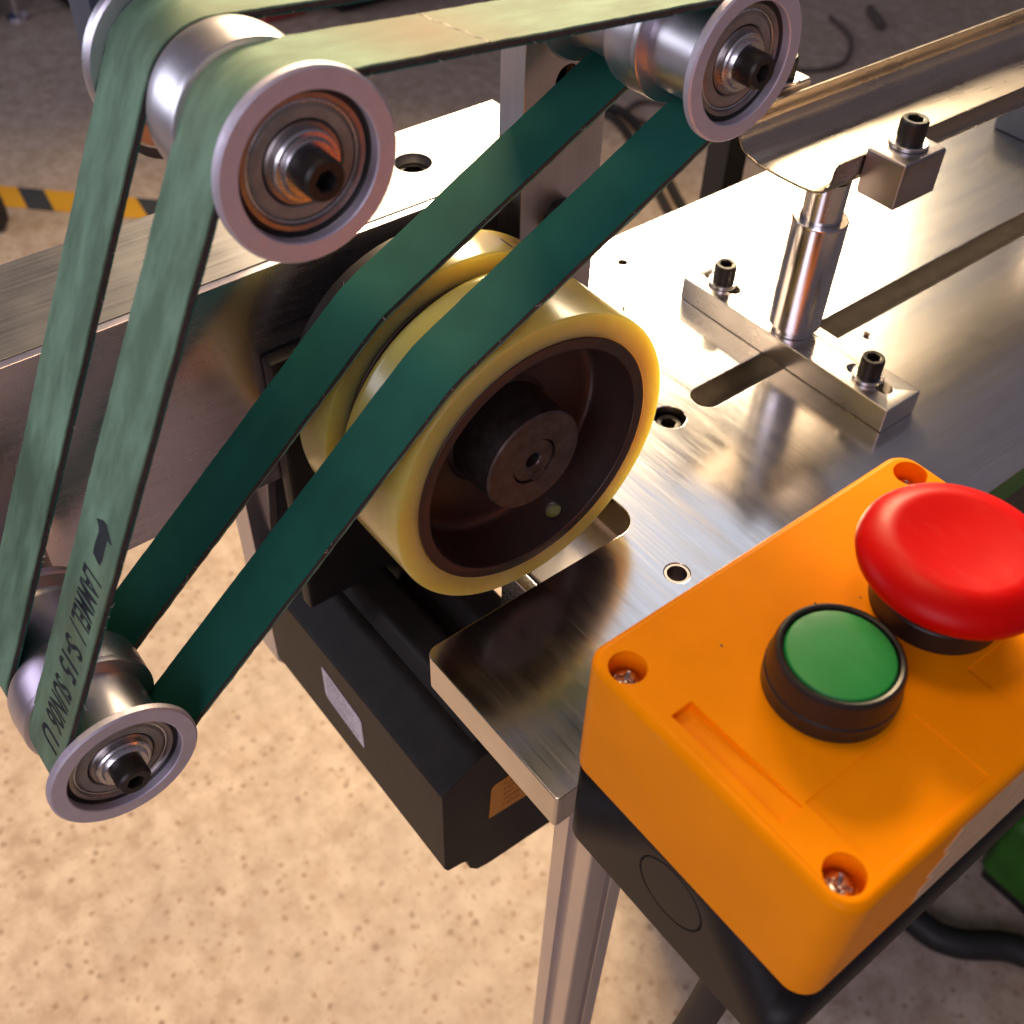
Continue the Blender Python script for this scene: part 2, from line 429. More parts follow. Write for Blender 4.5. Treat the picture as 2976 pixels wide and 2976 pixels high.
def curve(ctrl, n=10):
    P = [Vector(c_) for c_ in ctrl]; P = [P[0] * 2 - P[1]] + P + [P[-1] * 2 - P[-2]]; out = []
    for i in range(1, len(P) - 2):
        for k in range(n):
            t = k / n
            out.append(0.5 * ((2 * P[i]) + (P[i + 1] - P[i - 1]) * t + (2 * P[i - 1] - 5 * P[i] + 4 * P[i + 1] - P[i + 2]) * t * t + (3 * P[i] - P[i - 1] - 3 * P[i + 1] + P[i + 2]) * t ** 3))
    out.append(P[-2]); return out

def copy_tree(o, parent=None):
    c_ = o.copy(); COL.objects.link(c_); ORG[c_] = ORG.get(o, Vector((0, 0, 0))).copy()
    if parent is not None: c_.parent = parent
    for ch in list(o.children): copy_tree(ch, c_)
    return c_

def cap_screw(r, h, t0, centre, axis, sign=1.0, hexr=None):
    """socket head from its seat t0 outwards"""
    hr = hexr or r * 0.58
    pr = [(0, 0), (0, r * 0.98), (h * .08, r), (h * .86, r), (h, r * .88), (h, hr * 1.10), (h * .97, hr * 1.02), (h * .35, hr * 1.0), (h * .30, 0)]
    return lathe([(t0 + sign * a_, b_) for a_, b_ in pr], centre, axis, 48, hexes=(6, 7))

def text_mesh(name, body, size, mat, parent, origin, xdir, ydir, width=None, bold=0.0):
    cu = bpy.data.curves.new(name, 'FONT'); cu.body = body; cu.size = 1.0; cu.offset = bold
    t = bpy.data.objects.new("tmp_text", cu); COL.objects.link(t)
    dg = bpy.context.evaluated_depsgraph_get(); dg.update()
    me = bpy.data.meshes.new_from_object(t.evaluated_get(dg), depsgraph=dg)
    bpy.data.objects.remove(t); bpy.data.curves.remove(cu)
    xs = [v_.co.x for v_ in me.vertices]; ys = [v_.co.y for v_ in me.vertices]
    sx = (width / (max(xs) - min(xs))) if width else size; sy = size / 0.70
    X, Y = Vector(xdir), Vector(ydir); O = Vector(origin); x0 = min(xs); org = ORG[parent]
    for v_ in me.vertices:
        v_.co = ((O + X * ((v_.co.x - x0) * sx) + Y * (v_.co.y * sy)) - org) * MM
    me.materials.append(mat); me.name = name
    o = bpy.data.objects.new(name, me); COL.objects.link(o); o.parent = parent; ORG[o] = org
    return o

def circle(cx, cy, r, n=24): return [(cx + r * math.cos(2 * PI * k / n), cy + r * math.sin(2 * PI * k / n)) for k in range(n)]

# ------------------------------------------------------------------ the setting
FZ = -750.0
bm = bmesh.new()
vs = [bm.verts.new(c_) for c_ in ((-9000, -9000, FZ), (9000, -9000, FZ), (9000, 12000, FZ), (-9000, 12000, FZ))]; bm.faces.new(vs)
fl = make("floor", bm, M['floor'], org=(0, 0, FZ)); fl['kind'] = 'structure'

# hazard tape on the floor
hz = make("hazard_tape", box(-1000, 1000, -32, 32, 0, 0.5, 0), M['hazard'])
hz.location = Vector((-1790, 491, FZ + 0.6)) * MM; hz.rotation_euler = (0, 0, math.radians(45)); ORG[hz] = Vector((-1790, 491, FZ))
props(hz, "strip of yellow and black striped hazard tape on the floor", "tape")

# ------------------------------------------------------------------ table plate
out = [(-175, 112), (-109.7, 112), (-109.7, 900), (-317, 900), (-317, 204.5), (-175, 204.5)]
# the notch for the wheel is open towards the beam
out = fillet([(-175, 112), (-109.7, 112), (-109.7, 900), (-317, 900), (-317, 204.5), (-175, 204.5)], [4, 1.5, 2, 2, 2, 9])
plate = make("table_plate", prism(out, -15.5, 0), M['plate'], org=(-210, 400, 0))
props(plate, "long aluminium machine table plate with a slot and screw holes", "table plate")
slot = fillet([(-216, 266), (-203.5, 266), (-203.5, 820), (-216, 820)], 6.2, 12)
cutters = [prism(slot, -20, 3),
           lathe([(-9, 0), (-9, 6.4), (2, 6.4), (2, 0)], (-209.6, 251.8), 'Z', 40),
           lathe([(-20, 0), (-20, 4.4), (2, 4.4), (2, 0)], (-150.5, 198.6), 'Z', 32),
           lathe([(-20, 0), (-20, 2.2), (2, 2.2), (2, 0)], (-299.1, 308.6), 'Z', 32),
           lathe([(-9, 0), (-9, 6.4), (2, 6.4), (2, 0)], (-290, 470), 'Z', 40)]
cut(plate, cutters, 0.55)
make("countersunk_screw", cap_screw(5.4, 6, -9, (-209.6, 251.8), 'Z'), M['oxide'], plate)
make("countersunk_screw", cap_screw(5.4, 6, -9, (-290, 470), 'Z'), M['oxide'], plate)
make("threaded_insert", lathe([(-14, 4.35), (-0.3, 4.35), (-0.3, 3.5), (-1.2, 3.3), (-14, 3.3), (-14, 4.35)], (-150.5, 198.6), 'Z', 32), M['block'], plate)

# table leg below, T-slot extrusion
def tslot(x0, x1, y0, y1, z0, z1, parent, name):
    s = 2.6; d_ = 3.0; cx, cy = (x0 + x1) / 2, (y0 + y1) / 2
    pts = [(x0, y0), (cx - s, y0), (cx - s, y0 + d_), (cx + s, y0 + d_), (cx + s, y0), (x1, y0),
           (x1, cy - s), (x1 - d_, cy - s), (x1 - d_, cy + s), (x1, cy + s), (x1, y1), (x0, y1)]
    return make(name, prism(fillet(pts, [1.2, .4, .2, .2, .4, 1.2, .4, .2, .2, .4, 1.2, 1.2], 3), z0, z1), M['alu_leg'], parent)
leg = thing("extrusion_post", (-125, 147, FZ), "slim aluminium extrusion leg standing under the table's front corner", "post")
tslot(-134.9, -114.9, 137, 157.6, FZ + 12, -15.7, leg, "profile")
make("foot", lathe([(FZ, 0), (FZ, 22), (FZ + 5, 21), (FZ + 9, 10), (FZ + 12.5, 8), (FZ + 12.5, 0)], (-125, 147), 'Z', 32), M['rubber'], leg)

# ------------------------------------------------------------------ beam, uprights
beam = make("support_beam", box(-310, -265.6, -420, 241, 7.2, 91.2, 0.5), M['beam'], org=(-286, 0, 7))
props(beam, "broad steel beam carrying the pulleys, running left behind the belts", "beam")
cut(beam, [lathe([(80, 0), (80, 6.6), (93, 6.6), (93, 0)], (-288.5, 190.4), 'Z', 40)], 0.0)
make("front_sheet", box(-265.5, -262.5, -420, 240.6, 7.0, 91.0, 0.35), M['web'], beam)
make("recessed_screw", cap_screw(6.2, 8.2, 80, (-288.5, 190.4), 'Z'), M['oxide'], beam)

def flat_bar(name, y0, y1, z0, z1, x0, x1, label, roundend=False, mat=None):
    pts = [(y0, z0), (y1, z0), (y1, z1), (y0, z1)]
    r = (y1 - y0) * 0.48
    pts = fillet(pts, [r, r, .5, .5] if roundend else 0.5, 10)
    o = make(name, prism(pts, x0, x1, 'X', 0.35), M['strut'], org=((x0 + x1) / 2, (y0 + y1) / 2, z0))
    if mat: o.data.materials[0] = mat
    return props(o, label, "upright bar", "upright flat bars holding the pulleys")
strut = flat_bar("pulley_strut", 206.8, 241.6, 7.5, 176, -262.4, -250, "wide upright flat bar with bolts behind the right-hand pulley")
cut(strut, [lathe([(-256, 0), (-256, 5.2), (-249, 5.2), (-249, 0)], (224.2, 125.6), 'X', 32)])
thr = [(-256 + 0.55 * k, 5.15 if k % 2 else 4.5) for k in range(11)]
make("threaded_hole", lathe([(-256, 0)] + thr, (224.2, 125.6), 'X', 32), M['rim'], strut)
make("cap_bolt", cap_screw(6.6, 7.5, -250, (223.6, 78), 'X'), M['oxide'], strut)
make("cap_bolt", cap_screw(6.6, 7.5, -250, (223.6, 28), 'X'), M['oxide'], strut)
flat_bar("pulley_strut", 82.6, 109, 139, 330, -266, -252, "blue-grey upright bar with a rounded lower end behind the upper left pulley", True, M['slate'])
flat_bar("pulley_strut", 9, 30.6, -0.5, 86, -262.4, -250, "dark upright bar on the beam behind the lower left pulley", True)

# ------------------------------------------------------------------ drive wheels
WY, WZ = 163.4, 44.4
def wheel(x0, label, wd):
    """front face at x0, wd wide towards -X"""
    kw = (wd - 0.2) / 29.0
    t = thing("drive_wheel", (x0, WY, WZ), label, "drive wheel", "amber drive wheels on one shaft")
    a = lambda L: [(x0 - p, r) for p, r in L]
    c_ = (WY, WZ)
    make("tyre", lathe(a([(0.3, 44.5), (0, 44.9), (0, 51.3), (0.25, 52.0), (0.9, 52.3), (wd - 3.9, 52.3), (wd - 2.2, 51.9), (wd - 0.6, 50.8), (wd, 49.8), (wd, 44.5), (0.3, 44.5)]), c_, 'X', 128), M['pu'], t)
    rim = make("rim", lathe(a([(wd - .2, 20), (wd - .2, 44.45), (0.1, 44.45), (-0.2, 44.1), (-0.2, 41.0), (0.3, 40.4), (15.5 * kw, 39.8), (17.6 * kw, 38.0), (18.0 * kw, 35), (18.0 * kw, 8), (wd - .2, 8), (wd - .2, 20)]), c_, 'X', 96), M['rim'], t)
    make("hub", lathe(a([(18.2 * kw, 20.4), (17.0 * kw, 18.6), (15.5 * kw, 18.2), (1.9, 18.2), (1.3, 17.6), (1.3, 8.45), (2.2, 8.35), (18.2 * kw, 8.35), (18.2 * kw, 20.4)]), c_, 'X', 72), M['hub'], t)
    make("shaft_end", lathe(a([(20, 0), (20, 8.1), (2.3, 8.1), (1.8, 7.6), (1.8, 3.1), (2.3, 2.7), (8, 2.6), (8.5, 0)]), c_, 'X', 48), M['hub'], t)
    k = prism([(WY - 0.6, WZ - 7.4), (WY + 2.2, WZ - 11.3), (WY + 6.3, WZ - 8.4), (WY + 3.6, WZ - 4.6)], x0 - 12, x0 - 1.45, 'X', 0.15)
    make("key", k, M['hub'], t)
    return t
w1 = wheel(-185.0, "front amber rubber-tyred drive wheel with an open hub facing the viewer", 32.4)
# a radial hole in the rim wall of the front wheel, the amber tyre shows through
rim1 = [o for o in w1.children if o.name.startswith("rim")][0]
ra = math.atan2(7.2 - 44.4, 179.0 - 163.4)
bm = lathe([(37, 0), (37, 3.1), (43.0, 3.1), (43.0, 0)], (0, 0), 'Z', 32)
Rm = Matrix.Rotation(ra - PI / 2, 4, 'X')
for v_ in bm.verts: v_.co = Rm @ v_.co + Vector((-193.3, WY, WZ))
cut(rim1, [bm])
bm = lathe([(41.6, 0), (41.6, 3.05), (42.4, 3.05)], (0, 0), 'Z', 32)
for v_ in bm.verts: v_.co = Rm @ v_.co + Vector((-193.3, WY, WZ))
make("tyre_plug", bm, M['pu'], w1)
w2 = wheel(-224.0, "rear amber drive wheel half hidden behind the two belts", 18.2)
make("shaft", lathe([(-262, 0), (-262, 8.5), (-243, 8.5), (-243, 0)], (WY, WZ), 'X', 32), M['hub'], w2, org=None)
make("back_plate", lathe([(-242.4, 10), (-242.4, 46.6), (-243.0, 47.4), (-253.5, 47.4), (-254.2, 46.8), (-254.2, 10)], (WY, WZ), 'X', 96), M['gear'], w2)  # hidden dark disc, added so the beam's face mirrors dark here
mark = make("valve_slot", prism([(184.6, 92.25), (185.6, 91.8), (185.45, 91.5), (184.45, 91.95)], -233, -226.8, 'X', 0.1), M['dark_hole'], w2)

# gearbox behind the wheels and the motor under the table
gb = thing("gearbox", (-255, 160, -30), "black gearbox block behind the drive wheels under the beam", "gearbox")
make("housing", box(-262.2, -255.2, 112, 203, -60, 62, 2, 2), M['gear'], gb)
make("bearing_cap", lathe([(-255.4, 30), (-254.9, 29.4), (-254.7, 28), (-254.7, 10)], (WY, WZ), 'X', 48), M['gear'], gb)

mo = thing("gear_motor", (-210, 145, -155), "long black motor with white and orange stickers hanging below the table", "motor")
pr = [(110, -75), (110, -131), (111.5, -134.5), (118.5, -136.3), (121, -138), (122.6, -146), (126, -151), (132, -153), (176, -157), (182, -152), (184, -80), (178, -67), (126, -64.5)]
make("housing", prism(fillet(pr, [2, 2, 2, 2, 1, 1, 2, 2, 3, 3, 5, 5, 7], 4), -296, -165.0, 'X', 0.5), M['motor'], mo)
rib = fillet([(128, -66), (133, -58), (146, -57), (151, -66)], [0, 4, 4, 0], 6)
make("cooling_rib", prism(rib, -290, -171, 'X', 0.4), M['motor'], mo)
make("cooling_rib", prism([(p[0] + 28, p[1]) for p in rib], -290, -171, 'X', 0.4), M['motor'], mo)
lb = prism(fillet([(-249.5, -109.5), (-220.5, -113.5), (-220.5, -93), (-249.5, -88.5)], [3.2, .8, 3.2, .8], 6), 109.78, 109.98, 'Y')
make("type_sticker", lb, M['label_white'], mo)
for k in range(6):
    zz_ = -92.5 - 3.0 * k
    text_mesh("sticker_print", ["AC SERVO 24 1.2", "0.4 kW  50 Hz", "IP 54  3000 min", "S1  cos 0.8", "No 21 0483 771", "|||l||ll|l|||l|l||"][k], 1.5, M['ink_grey'], mo,
              (-246.8 , 109.74, zz_ - 0.2), (1, 0, -0.13), (0, 0, 1), [14, 20, 17, 12, 20, 22][k])
lb = prism(fillet([(131.5, -114), (166, -118), (166, -93), (132.5, -91)], [.6, 1, 1, 3], 5), -164.98, -164.78, 'X')
make("warning_sticker", lb, M['label_orange'], mo)
for k in range(5):
    text_mesh("sticker_print", ["CAUTION", "HOT SURFACE", "DO NOT OPEN", "WHEN ENERGIZED", "MAX 60 C"][k], 1.9, M['ink_brown'], mo,
              (-164.74, 138.5, -95.8 - 3.9 * k), (0, 1, -0.06), (0, 0, 1), [16, 22, 22, 26, 17][k])

mp_ = thing("mount_plate", (-308, 135, -148), "grey steel mounting plate hanging from the beam behind the motor", "mounting plate")
make("back_plate", prism(fillet([(111.5, 7), (111.5, -142), (115, -148), (190, -148), (190, 7)], [.5, 2, 3, .5, .5], 4), -315, -300, 'X', 0.4), M['alu_leg'], mp_)
make("gusset", prism(fillet([(-300, 6.9), (-300, -60), (-287, 6.9)], .3, 2), 119.5, 123, 'Y', 0.2), M['alu_leg'], mp_)

# ------------------------------------------------------------------ guide pulleys
P1, P2, P3 = (96.3, 166.4), (226.7, 154.4), (19.9, 14.1)
def pulley(c_, label):
    t = thing("guide_pulley", (-183, c_[0], c_[1]), label, "pulley", "flanged aluminium guide pulleys")
    make("front_flange", lathe([(-187.0, 16.1), (-183.3, 16.1), (-183, 16.4), (-183, 20.3), (-183.5, 20.9), (-185.2, 20.9), (-185.9, 20.2), (-186.2, 16.1), (-187.0, 16.1)], c_, 'X', 112), M['flange'], t)
    dr = [(-186.2, 14.8), (-205.4, 14.8), (-205.7, 18.2), (-206.0, 18.6), (-206.5, 18.7), (-207.6, 18.7), (-207.9, 18.45), (-208.2, 18.4), (-210, 18.75), (-215, 18.9), (-218.6, 18.5), (-220.4, 17.6), (-221.6, 16.4), (-222.0, 14.8),
          (-240.6, 14.8), (-242.6, 16.0), (-243.0, 20.2), (-243.6, 20.9), (-245.6, 20.9), (-246.2, 20.3), (-246.2, 7)]
    make("drum", lathe(dr, c_, 'X', 112), M['turned'], t)
    make("recess_shade", lathe([(-185.6, 16.05), (-186.2, 15.6), (-186.2, 14.9)], c_, 'X', 96), M['dark_hole'], t)  # recess ring coloured dark to stand for the shade in it
    b = make("bearing", lathe([(-189, 13.0), (-186.8, 13.1), (-186.2, 13.3), (-185.7, 13.6), (-185.7, 14.6), (-186.1, 14.95), (-189, 14.95)], c_, 'X', 96), M['ring'], t)
    make("shield", lathe([(-187.5, 13.0), (-187.1, 12.6), (-186.6, 12.5), (-186.3, 12.0), (-186.0, 11.7), (-186.0, 9.6), (-186.4, 9.3), (-187.6, 9.25)], c_, 'X', 96), M['shield'], b)
    make("snap_ring", lathe([(-187.0, 13.2), (-186.3, 13.2), (-186.2, 12.9), (-186.3, 12.65), (-187.0, 12.6)], c_, 'X', 96), M['steel'], b)
    make("inner_ring", lathe([(-187.6, 9.0), (-186.2, 9.0), (-185.7, 8.6), (-185.7, 5), (-187.6, 5)], c_, 'X', 72), M['ring'], b)
    make("spacer", lathe([(-185.9, 7.8), (-184.5, 7.8), (-184.0, 7.4), (-184.0, 6.6), (-183.4, 6.4), (-182.8, 6.0), (-182.8, 0)], c_, 'X', 72), M['steel'], t)
    make("cap_bolt", cap_screw(4.7, 5.6, -182.8, c_, 'X', 1.0, 2.4), M['oxide'], t)
    make("axle", lathe([(-252, 7), (-246, 7), (-246, 0)], c_, 'X', 32), M['ring'], t)
    return t
q1 = pulley(P1, "upper left guide pulley, nearest the viewer, with belts wrapped over its top")
for c_, lab in ((P2, "right-hand guide pulley in front of the wide upright bar"), (P3, "lower left guide pulley with the two belts round its underside")):
    q = copy_tree(q1); q.location = Vector((-183, c_[0], c_[1])) * MM; q['label'] = lab

# ------------------------------------------------------------------ belts
def belt_path(off):
    """closed centre path in the YZ plane: round the three pulleys, pressed inwards by the drive wheel"""
    C = [(Vector(P1), 16.4), (Vector(P2), 16.4), (Vector((WY, WZ)), -53.25), (Vector(P3), 16.4)]
    seg = []
    for i in range(4):
        ci, si = C[i]; cj, sj = C[(i + 1) % 4]
        D = cj - ci; L = D.length; th = math.atan2(D.y, D.x)
        ph = th - math.acos((sj - si) / L)
        nr = Vector((math.cos(ph), math.sin(ph)))
        seg.append((ci - nr * si, cj - nr * sj, nr))
    pts = []   # (point, outward normal)
    for i in range(4):
        p, q, nr = seg[i]; n_ = -nr
        L = (q - p).length; k = max(2, int(L / 1.5))
        for j in range(k): pts.append((p + (q - p) * j / k, n_.copy()))
        c_, s_ = C[(i + 1) % 4]; n2 = -seg[(i + 1) % 4][2]
        a0 = math.atan2(n_.y, n_.x); a1 = math.atan2(n2.y, n2.x); da = (a1 - a0 + PI) % (2 * PI) - PI
        if s_ > 0 and da > 0: da -= 2 * PI
        k = max(3, int(abs(da) * abs(s_) / 1.2))
        for j in range(k):
            q_ = a0 + da * j / k; n_ = Vector((math.cos(q_), math.sin(q_)))
            pts.append((c_ + n_ * s_, n_))
    return [(p + n_ * off, n_) for p, n_ in pts]

def belt_layer(x0, x1, o0, o1, seed, jit=0.14):
    rnd = random.Random(seed); base = belt_path(0.0); bm = bmesh.new(); rings = []
    jl = jr = 0.0
    for p, n_ in base:
        jl = jl * .6 + rnd.uniform(-jit, jit); jr = jr * .6 + rnd.uniform(-jit, jit)
        a_, b_ = p + n_ * o0, p + n_ * o1
        rings.append([bm.verts.new((x0 + jl, a_.x, a_.y)), bm.verts.new((x1 + jr, a_.x, a_.y)), bm.verts.new((x1 + jr, b_.x, b_.y)), bm.verts.new((x0 + jl, b_.x, b_.y))])
    N = len(rings)
    for i in range(N):
        A, B = rings[i], rings[(i + 1) % N]
        for k in range(4): bm.faces.new((A[k], A[(k + 1) % 4], B[(k + 1) % 4], B[k]))
    return bm

def belt(x0, x1, seed, label):
    t = thing("flat_belt", ((x0 + x1) / 2, 110, 60), label, "belt", "flat green conveyor belts")
    make("fabric_cover", belt_layer(x0, x1, 0.40, 0.90, seed), M['belt_out'], t, org=(0, 0, 0))
    make("core_ply", belt_layer(x0 + .05, x1 - .05, -0.92, 0.38, seed + 1, .1), M['belt_core'], t)
    make("rubber_lining", belt_layer(x0, x1, -1.26, -0.94, seed + 2, .08), M['belt_in'], t)
    # frayed threads standing off the edges
    rnd = random.Random(seed + 5); fb = []
    pts = belt_path(-0.9); N = len(pts)
    for k in range(46):
        i = rnd.randrange(N); p, n_ = pts[i]; q = pts[(i + 1) % N][0]; tv = (q - p).normalized()
        side = 1 if rnd.random() < .8 else -1; x = x1 if side > 0 else x0
        L = rnd.choice((.7, .9, 1.2, 1.6, 2.6)); s = rnd.uniform(-1.2, 1.2)
        a_ = Vector((x - side * .2, p.x, p.y)); b_ = a_ + Vector((side * L * .55, tv.x * L * s * .6, tv.y * L * s * .6)); c_ = b_ + Vector((side * L * .25 * rnd.uniform(-1, 1), tv.x * L * s * .5 - n_.x * L * .3, tv.y * L * s * .5 - n_.y * L * .3))
        fb.append(tube([a_, b_, c_], 0.045, 4))
    make("frayed_thread", join(*fb), M['thread'], t, kind="stuff")
    return t
b1 = belt(-206.5, -186.5, 11, "front flat green belt with black printed lettering")
b2 = belt(-242.5, -222.5, 31, "rear flat green belt without lettering, behind the first")

# lettering and arrow printed on the outer face of the front belt, running down from P1 to P3
p1, p3 = Vector(P1), Vector(P3)
dd = (p1 - p3).normalized(); nn = Vector((-dd.y, dd.x)); nn = -nn if nn.x > 0 else nn
def on_belt(x, d_, off=17.36):
    q = p3 + dd * d_ + nn * off; return Vector((x, q.x, q.y))
down = Vector((0, -dd.x, -dd.y)); right = Vector((1, 0, 0))
for body, d0, wd in (("LAMMEL", 60.2, 16.5), ("/", 42.9, 1.6), ("S-15", 38.3, 10.6), ("SUN06", 24.6, 14.6), ("U", 7.6, 4.2)):
    text_mesh("printed_letters", body, 9.8, M['ink'], b1, on_belt(-199.4, d0, 17.34), down, right, wd, 0.022)
arrow = [(-199.2, 73.6), (-196.2, 75.2), (-194.3, 75.4), (-192.8, 74.3), (-190.1, 72.5), (-190.5, 71.9), (-192.3, 72.0), (-192.2, 69.8), (-192.1, 66.4), (-192.6, 64.2), (-193.9, 64.2), (-196.9, 64.9), (-197.2, 67.4), (-196.8, 71.4), (-197.5, 72.6)]
bm = bmesh.new(); bm.faces.new([bm.verts.new(on_belt(x, d_, 17.34)) for x, d_ in arrow])
make("printed_arrow", bm, M['ink'], b1)
# glued splice across the top run
p2 = Vector(P2); d2 = (p2 - p1).normalized(); n2 = Vector((-d2.y, d2.x))
rnd = random.Random(3); row = []
for k in range(41):
    x = -206.4 + 19.8 * k / 40; t_ = 41.4 + 4.8 * k / 40 + rnd.uniform(-.14, .14) + .3 * math.sin(k * .55)
    row.append((x, t_))
bm = bmesh.new()
def on_top(x, t_, off): q = p1 + d2 * t_ + n2 * off; return (x, q.x, q.y)
W_ = [0.34 + rnd.uniform(-.12, .12) for _ in row]
up_ = [bm.verts.new(on_top(x, t_ + w_, 17.33)) for (x, t_), w_ in zip(row, W_)]
mid_ = [bm.verts.new(on_top(x, t_, 17.48)) for x, t_ in row]
lo_ = [bm.verts.new(on_top(x, t_ - w_, 17.33)) for (x, t_), w_ in zip(row, W_)]
for k in range(40):
    bm.faces.new((up_[k], up_[k + 1], mid_[k + 1], mid_[k])); bm.faces.new((mid_[k], mid_[k + 1], lo_[k + 1], lo_[k]))
make("glued_splice", bm, M['paste'], b1)

sr = thing("slot_rail", (-208, 575, -42), "dark rail closing the long slot from below", "rail")
make("rail", box(-236, -184, 262, 880, -42, -15.8, 0.5), M['rail'], sr)
uc = thing("shade_box", (-215, 760, FZ), "added dark box under the far part of the table, shading the floor", "cabinet")  # mostly hidden box, added to keep lamp light off the lower right floor
make("body", box(-316, -126, 430, 1150, FZ + 30, -46, 3), M['rubber'], uc)
make("plinth", box(-306, -136, 440, 1140, FZ + 0.5, FZ + 30, 1), M['rubber'], uc)

# ------------------------------------------------------------------ support stand: slotted bar, post, bolts
st = thing("support_stand", (-209, 320.6, 0), "slotted cross bar with a round post holding up the chute", "stand")
bar = make("base_bar", box(-264, -154.5, 310.5, 331, 0.05, 10.9, 0.6, 2), M['bar'], st)
for cx in (-250.8, -170.8):
    pass
cut(bar, [prism(fillet([(-260.5, 317.6), (-241, 317.6), (-241, 324.2), (-260.5, 324.2)], 3.2, 8), -1, 13),
          prism(fillet([(-182, 317.6), (-160.5, 317.6), (-160.5, 324.2), (-182, 324.2)], 3.2, 8), -1, 13)])
wa = lambda c_, z, r: lathe([(z, 3), (z, r - .2), (z + .2, r), (z + 1.4, r), (z + 1.6, r - .25), (z + 1.6, 3), (z, 3)], c_, 'Z', 48)
for cx in (-250.6, -172.4):
    make("washer", wa((cx, 320.8), 10.95, 6.3), M['steel'], st)
    make("cap_bolt", cap_screw(4.7, 8.2, 12.5, (cx, 320.8), 'Z'), M['oxide'], st)
PX, PY = -211.4, 321.0
make("post_sleeve", lathe([(10.95, 0), (10.95, 8.2), (11.3, 8.6), (14.2, 8.6), (14.6, 9.9), (15.2, 10.7), (61.3, 10.7), (62.2, 10.2), (62.2, 7.9), (61.0, 7.8)], (PX, PY), 'Z', 72), M['post'], st)
make("post_rod", lathe([(55, 0), (55, 7.7), (78.6, 7.7), (78.6, 0)], (PX, PY), 'Z', 64), M['post'], st)

# chute: folded sheet metal trough
prof = [(-199.9, 92.6), (-199.9, 85.6), (-200.8, 82.9), (-203.0, 81.2), (-206.5, 80.2), (-212, 79.6), (-222, 79.25), (-232, 79.3), (-237.2, 80.3), (-240.6, 82.3), (-242.6, 85.2), (-243.6, 88.0), (-244.3, 88.4), (-244.0, 91.0), (-243.5, 95.4)]
def sheet(prof_, th, ys, slope):
    bm = bmesh.new(); n_ = len(prof_); nor = []
    for i in range(n_):
        a_ = Vector(prof_[max(i - 1, 0)]); b_ = Vector(prof_[min(i + 1, n_ - 1)]); t_ = (b_ - a_).normalized(); nor.append(Vector((t_.y, -t_.x)))
    rings = []
    for y in ys:
        dz = -(y - 304) * slope
        rings.append(([bm.verts.new((p[0], y, p[1] + dz)) for p in prof_], [bm.verts.new((p[0] - nr.x * th, y, p[1] - nr.y * th + dz)) for p, nr in zip(prof_, nor)]))
    for (A, A2), (B, B2) in zip(rings, rings[1:]):
        for i in range(n_ - 1):
            bm.faces.new((A[i], A[i + 1], B[i + 1], B[i])); bm.faces.new((A2[i + 1], A2[i], B2[i], B2[i + 1]))
        bm.faces.new((A[0], B[0], B2[0], A2[0])); bm.faces.new((A[-1], A2[-1], B2[-1], B[-1]))
    for A, A2 in (rings[0], rings[-1]):
        for i in range(n_ - 1): bm.faces.new((A[i], A2[i], A2[i + 1], A[i + 1]))
    return bm
chute = make("chute", sheet(prof, -1.1, [303.6, 340, 380, 450, 560, 700, 900], 0.019), M['sheet'], org=(-222, 304, 79), smooth=24)
cut(chute, [prism([(300, 84.2), (302.9, 84.4), (304.9, 85.6), (305.8, 87.4), (305.9, 89.6), (306.5, 91.3), (307.9, 92.4), (309.5, 93.2), (309.5, 97), (300, 97)], -204, -198.5, 'X')])
props(chute, "long folded sheet steel chute leading away to the right", "chute")

def clamp(x0, x1, y0, y1, bx, by, label):
    t = thing("clamp_block", ((x0 + x1) / 2, (y0 + y1) / 2, 78), label, "clamp block", "clamp blocks gripping the chute")
    b_ = make("block", box(x0, x1, y0, y1, 78.2, 95.6, 1.0, 1), M['block'], t)
    cut(b_, [box(x0 - 1, x0 + 1.6, y0 + 5, y1 - 5, 90, 97, 0)], 0)
    make("washer", wa((bx, by), 95.65, 7.0), M['steel'], t)
    make("cap_bolt", cap_screw(4.9, 8.0, 97.3, (bx, by), 'Z'), M['oxide'], t)
    return t
clamp(-199.87, -182.8, 320, 343.4, -192.4, 333.2, "square clamp block with a black bolt on the near side of the chute")
clamp(-264, -246.8, 322, 346, -252.6, 334.5, "clamp block with a black bolt behind the chute's far wall")

# second support bar farther along the table
sb = thing("support_bar", (-215, 571, 0), "slate-coloured support bar under the chute at the far right", "support bar")
make("bar", box(-277, -150, 559.5, 583, 0.05, 24, 1.2), M['slate'], sb)
make("post", lathe([(24, 0), (24, 10.5), (70, 10.5), (74, 7.7), (74, 0)], (-222, 571), 'Z', 40), M['post'], sb)

fr_ = thing("frame_rail", (-175, 185, -60), "pale aluminium rail under the table seen through the wheel opening", "rail")
make("rail", box(-201, -152, 168.6, 206.5, -58, -17.5, 0.8), M['alu_leg'], fr_)
make("end_cap", box(-200.5, -152.5, 162.8, 168.2, -57.5, -18, 1.0), M['steel'], fr_)

# crumbs lying on the table
def crumb(x, y, s, label):
    bm = bmesh.new(); bmesh.ops.create_icosphere(bm, subdivisions=1, radius=s)
    for v_ in bm.verts: v_.co = Vector((x, y, s * .55)) + Vector((v_.co.x * random.uniform(.7, 1.5), v_.co.y * random.uniform(.5, 1.1), v_.co.z * .55 * random.uniform(.5, 1)))
    props(make("crumb", bm, M['crumb'], org=(x, y, 0)), label, "crumb")
crumb(-272.4, 284.8, 1.3, "tiny brown crumb on the table right of the wheel's top")
crumb(-197.6, 355.6, 1.5, "tiny dark crumb on the table beside the slot, behind the post")

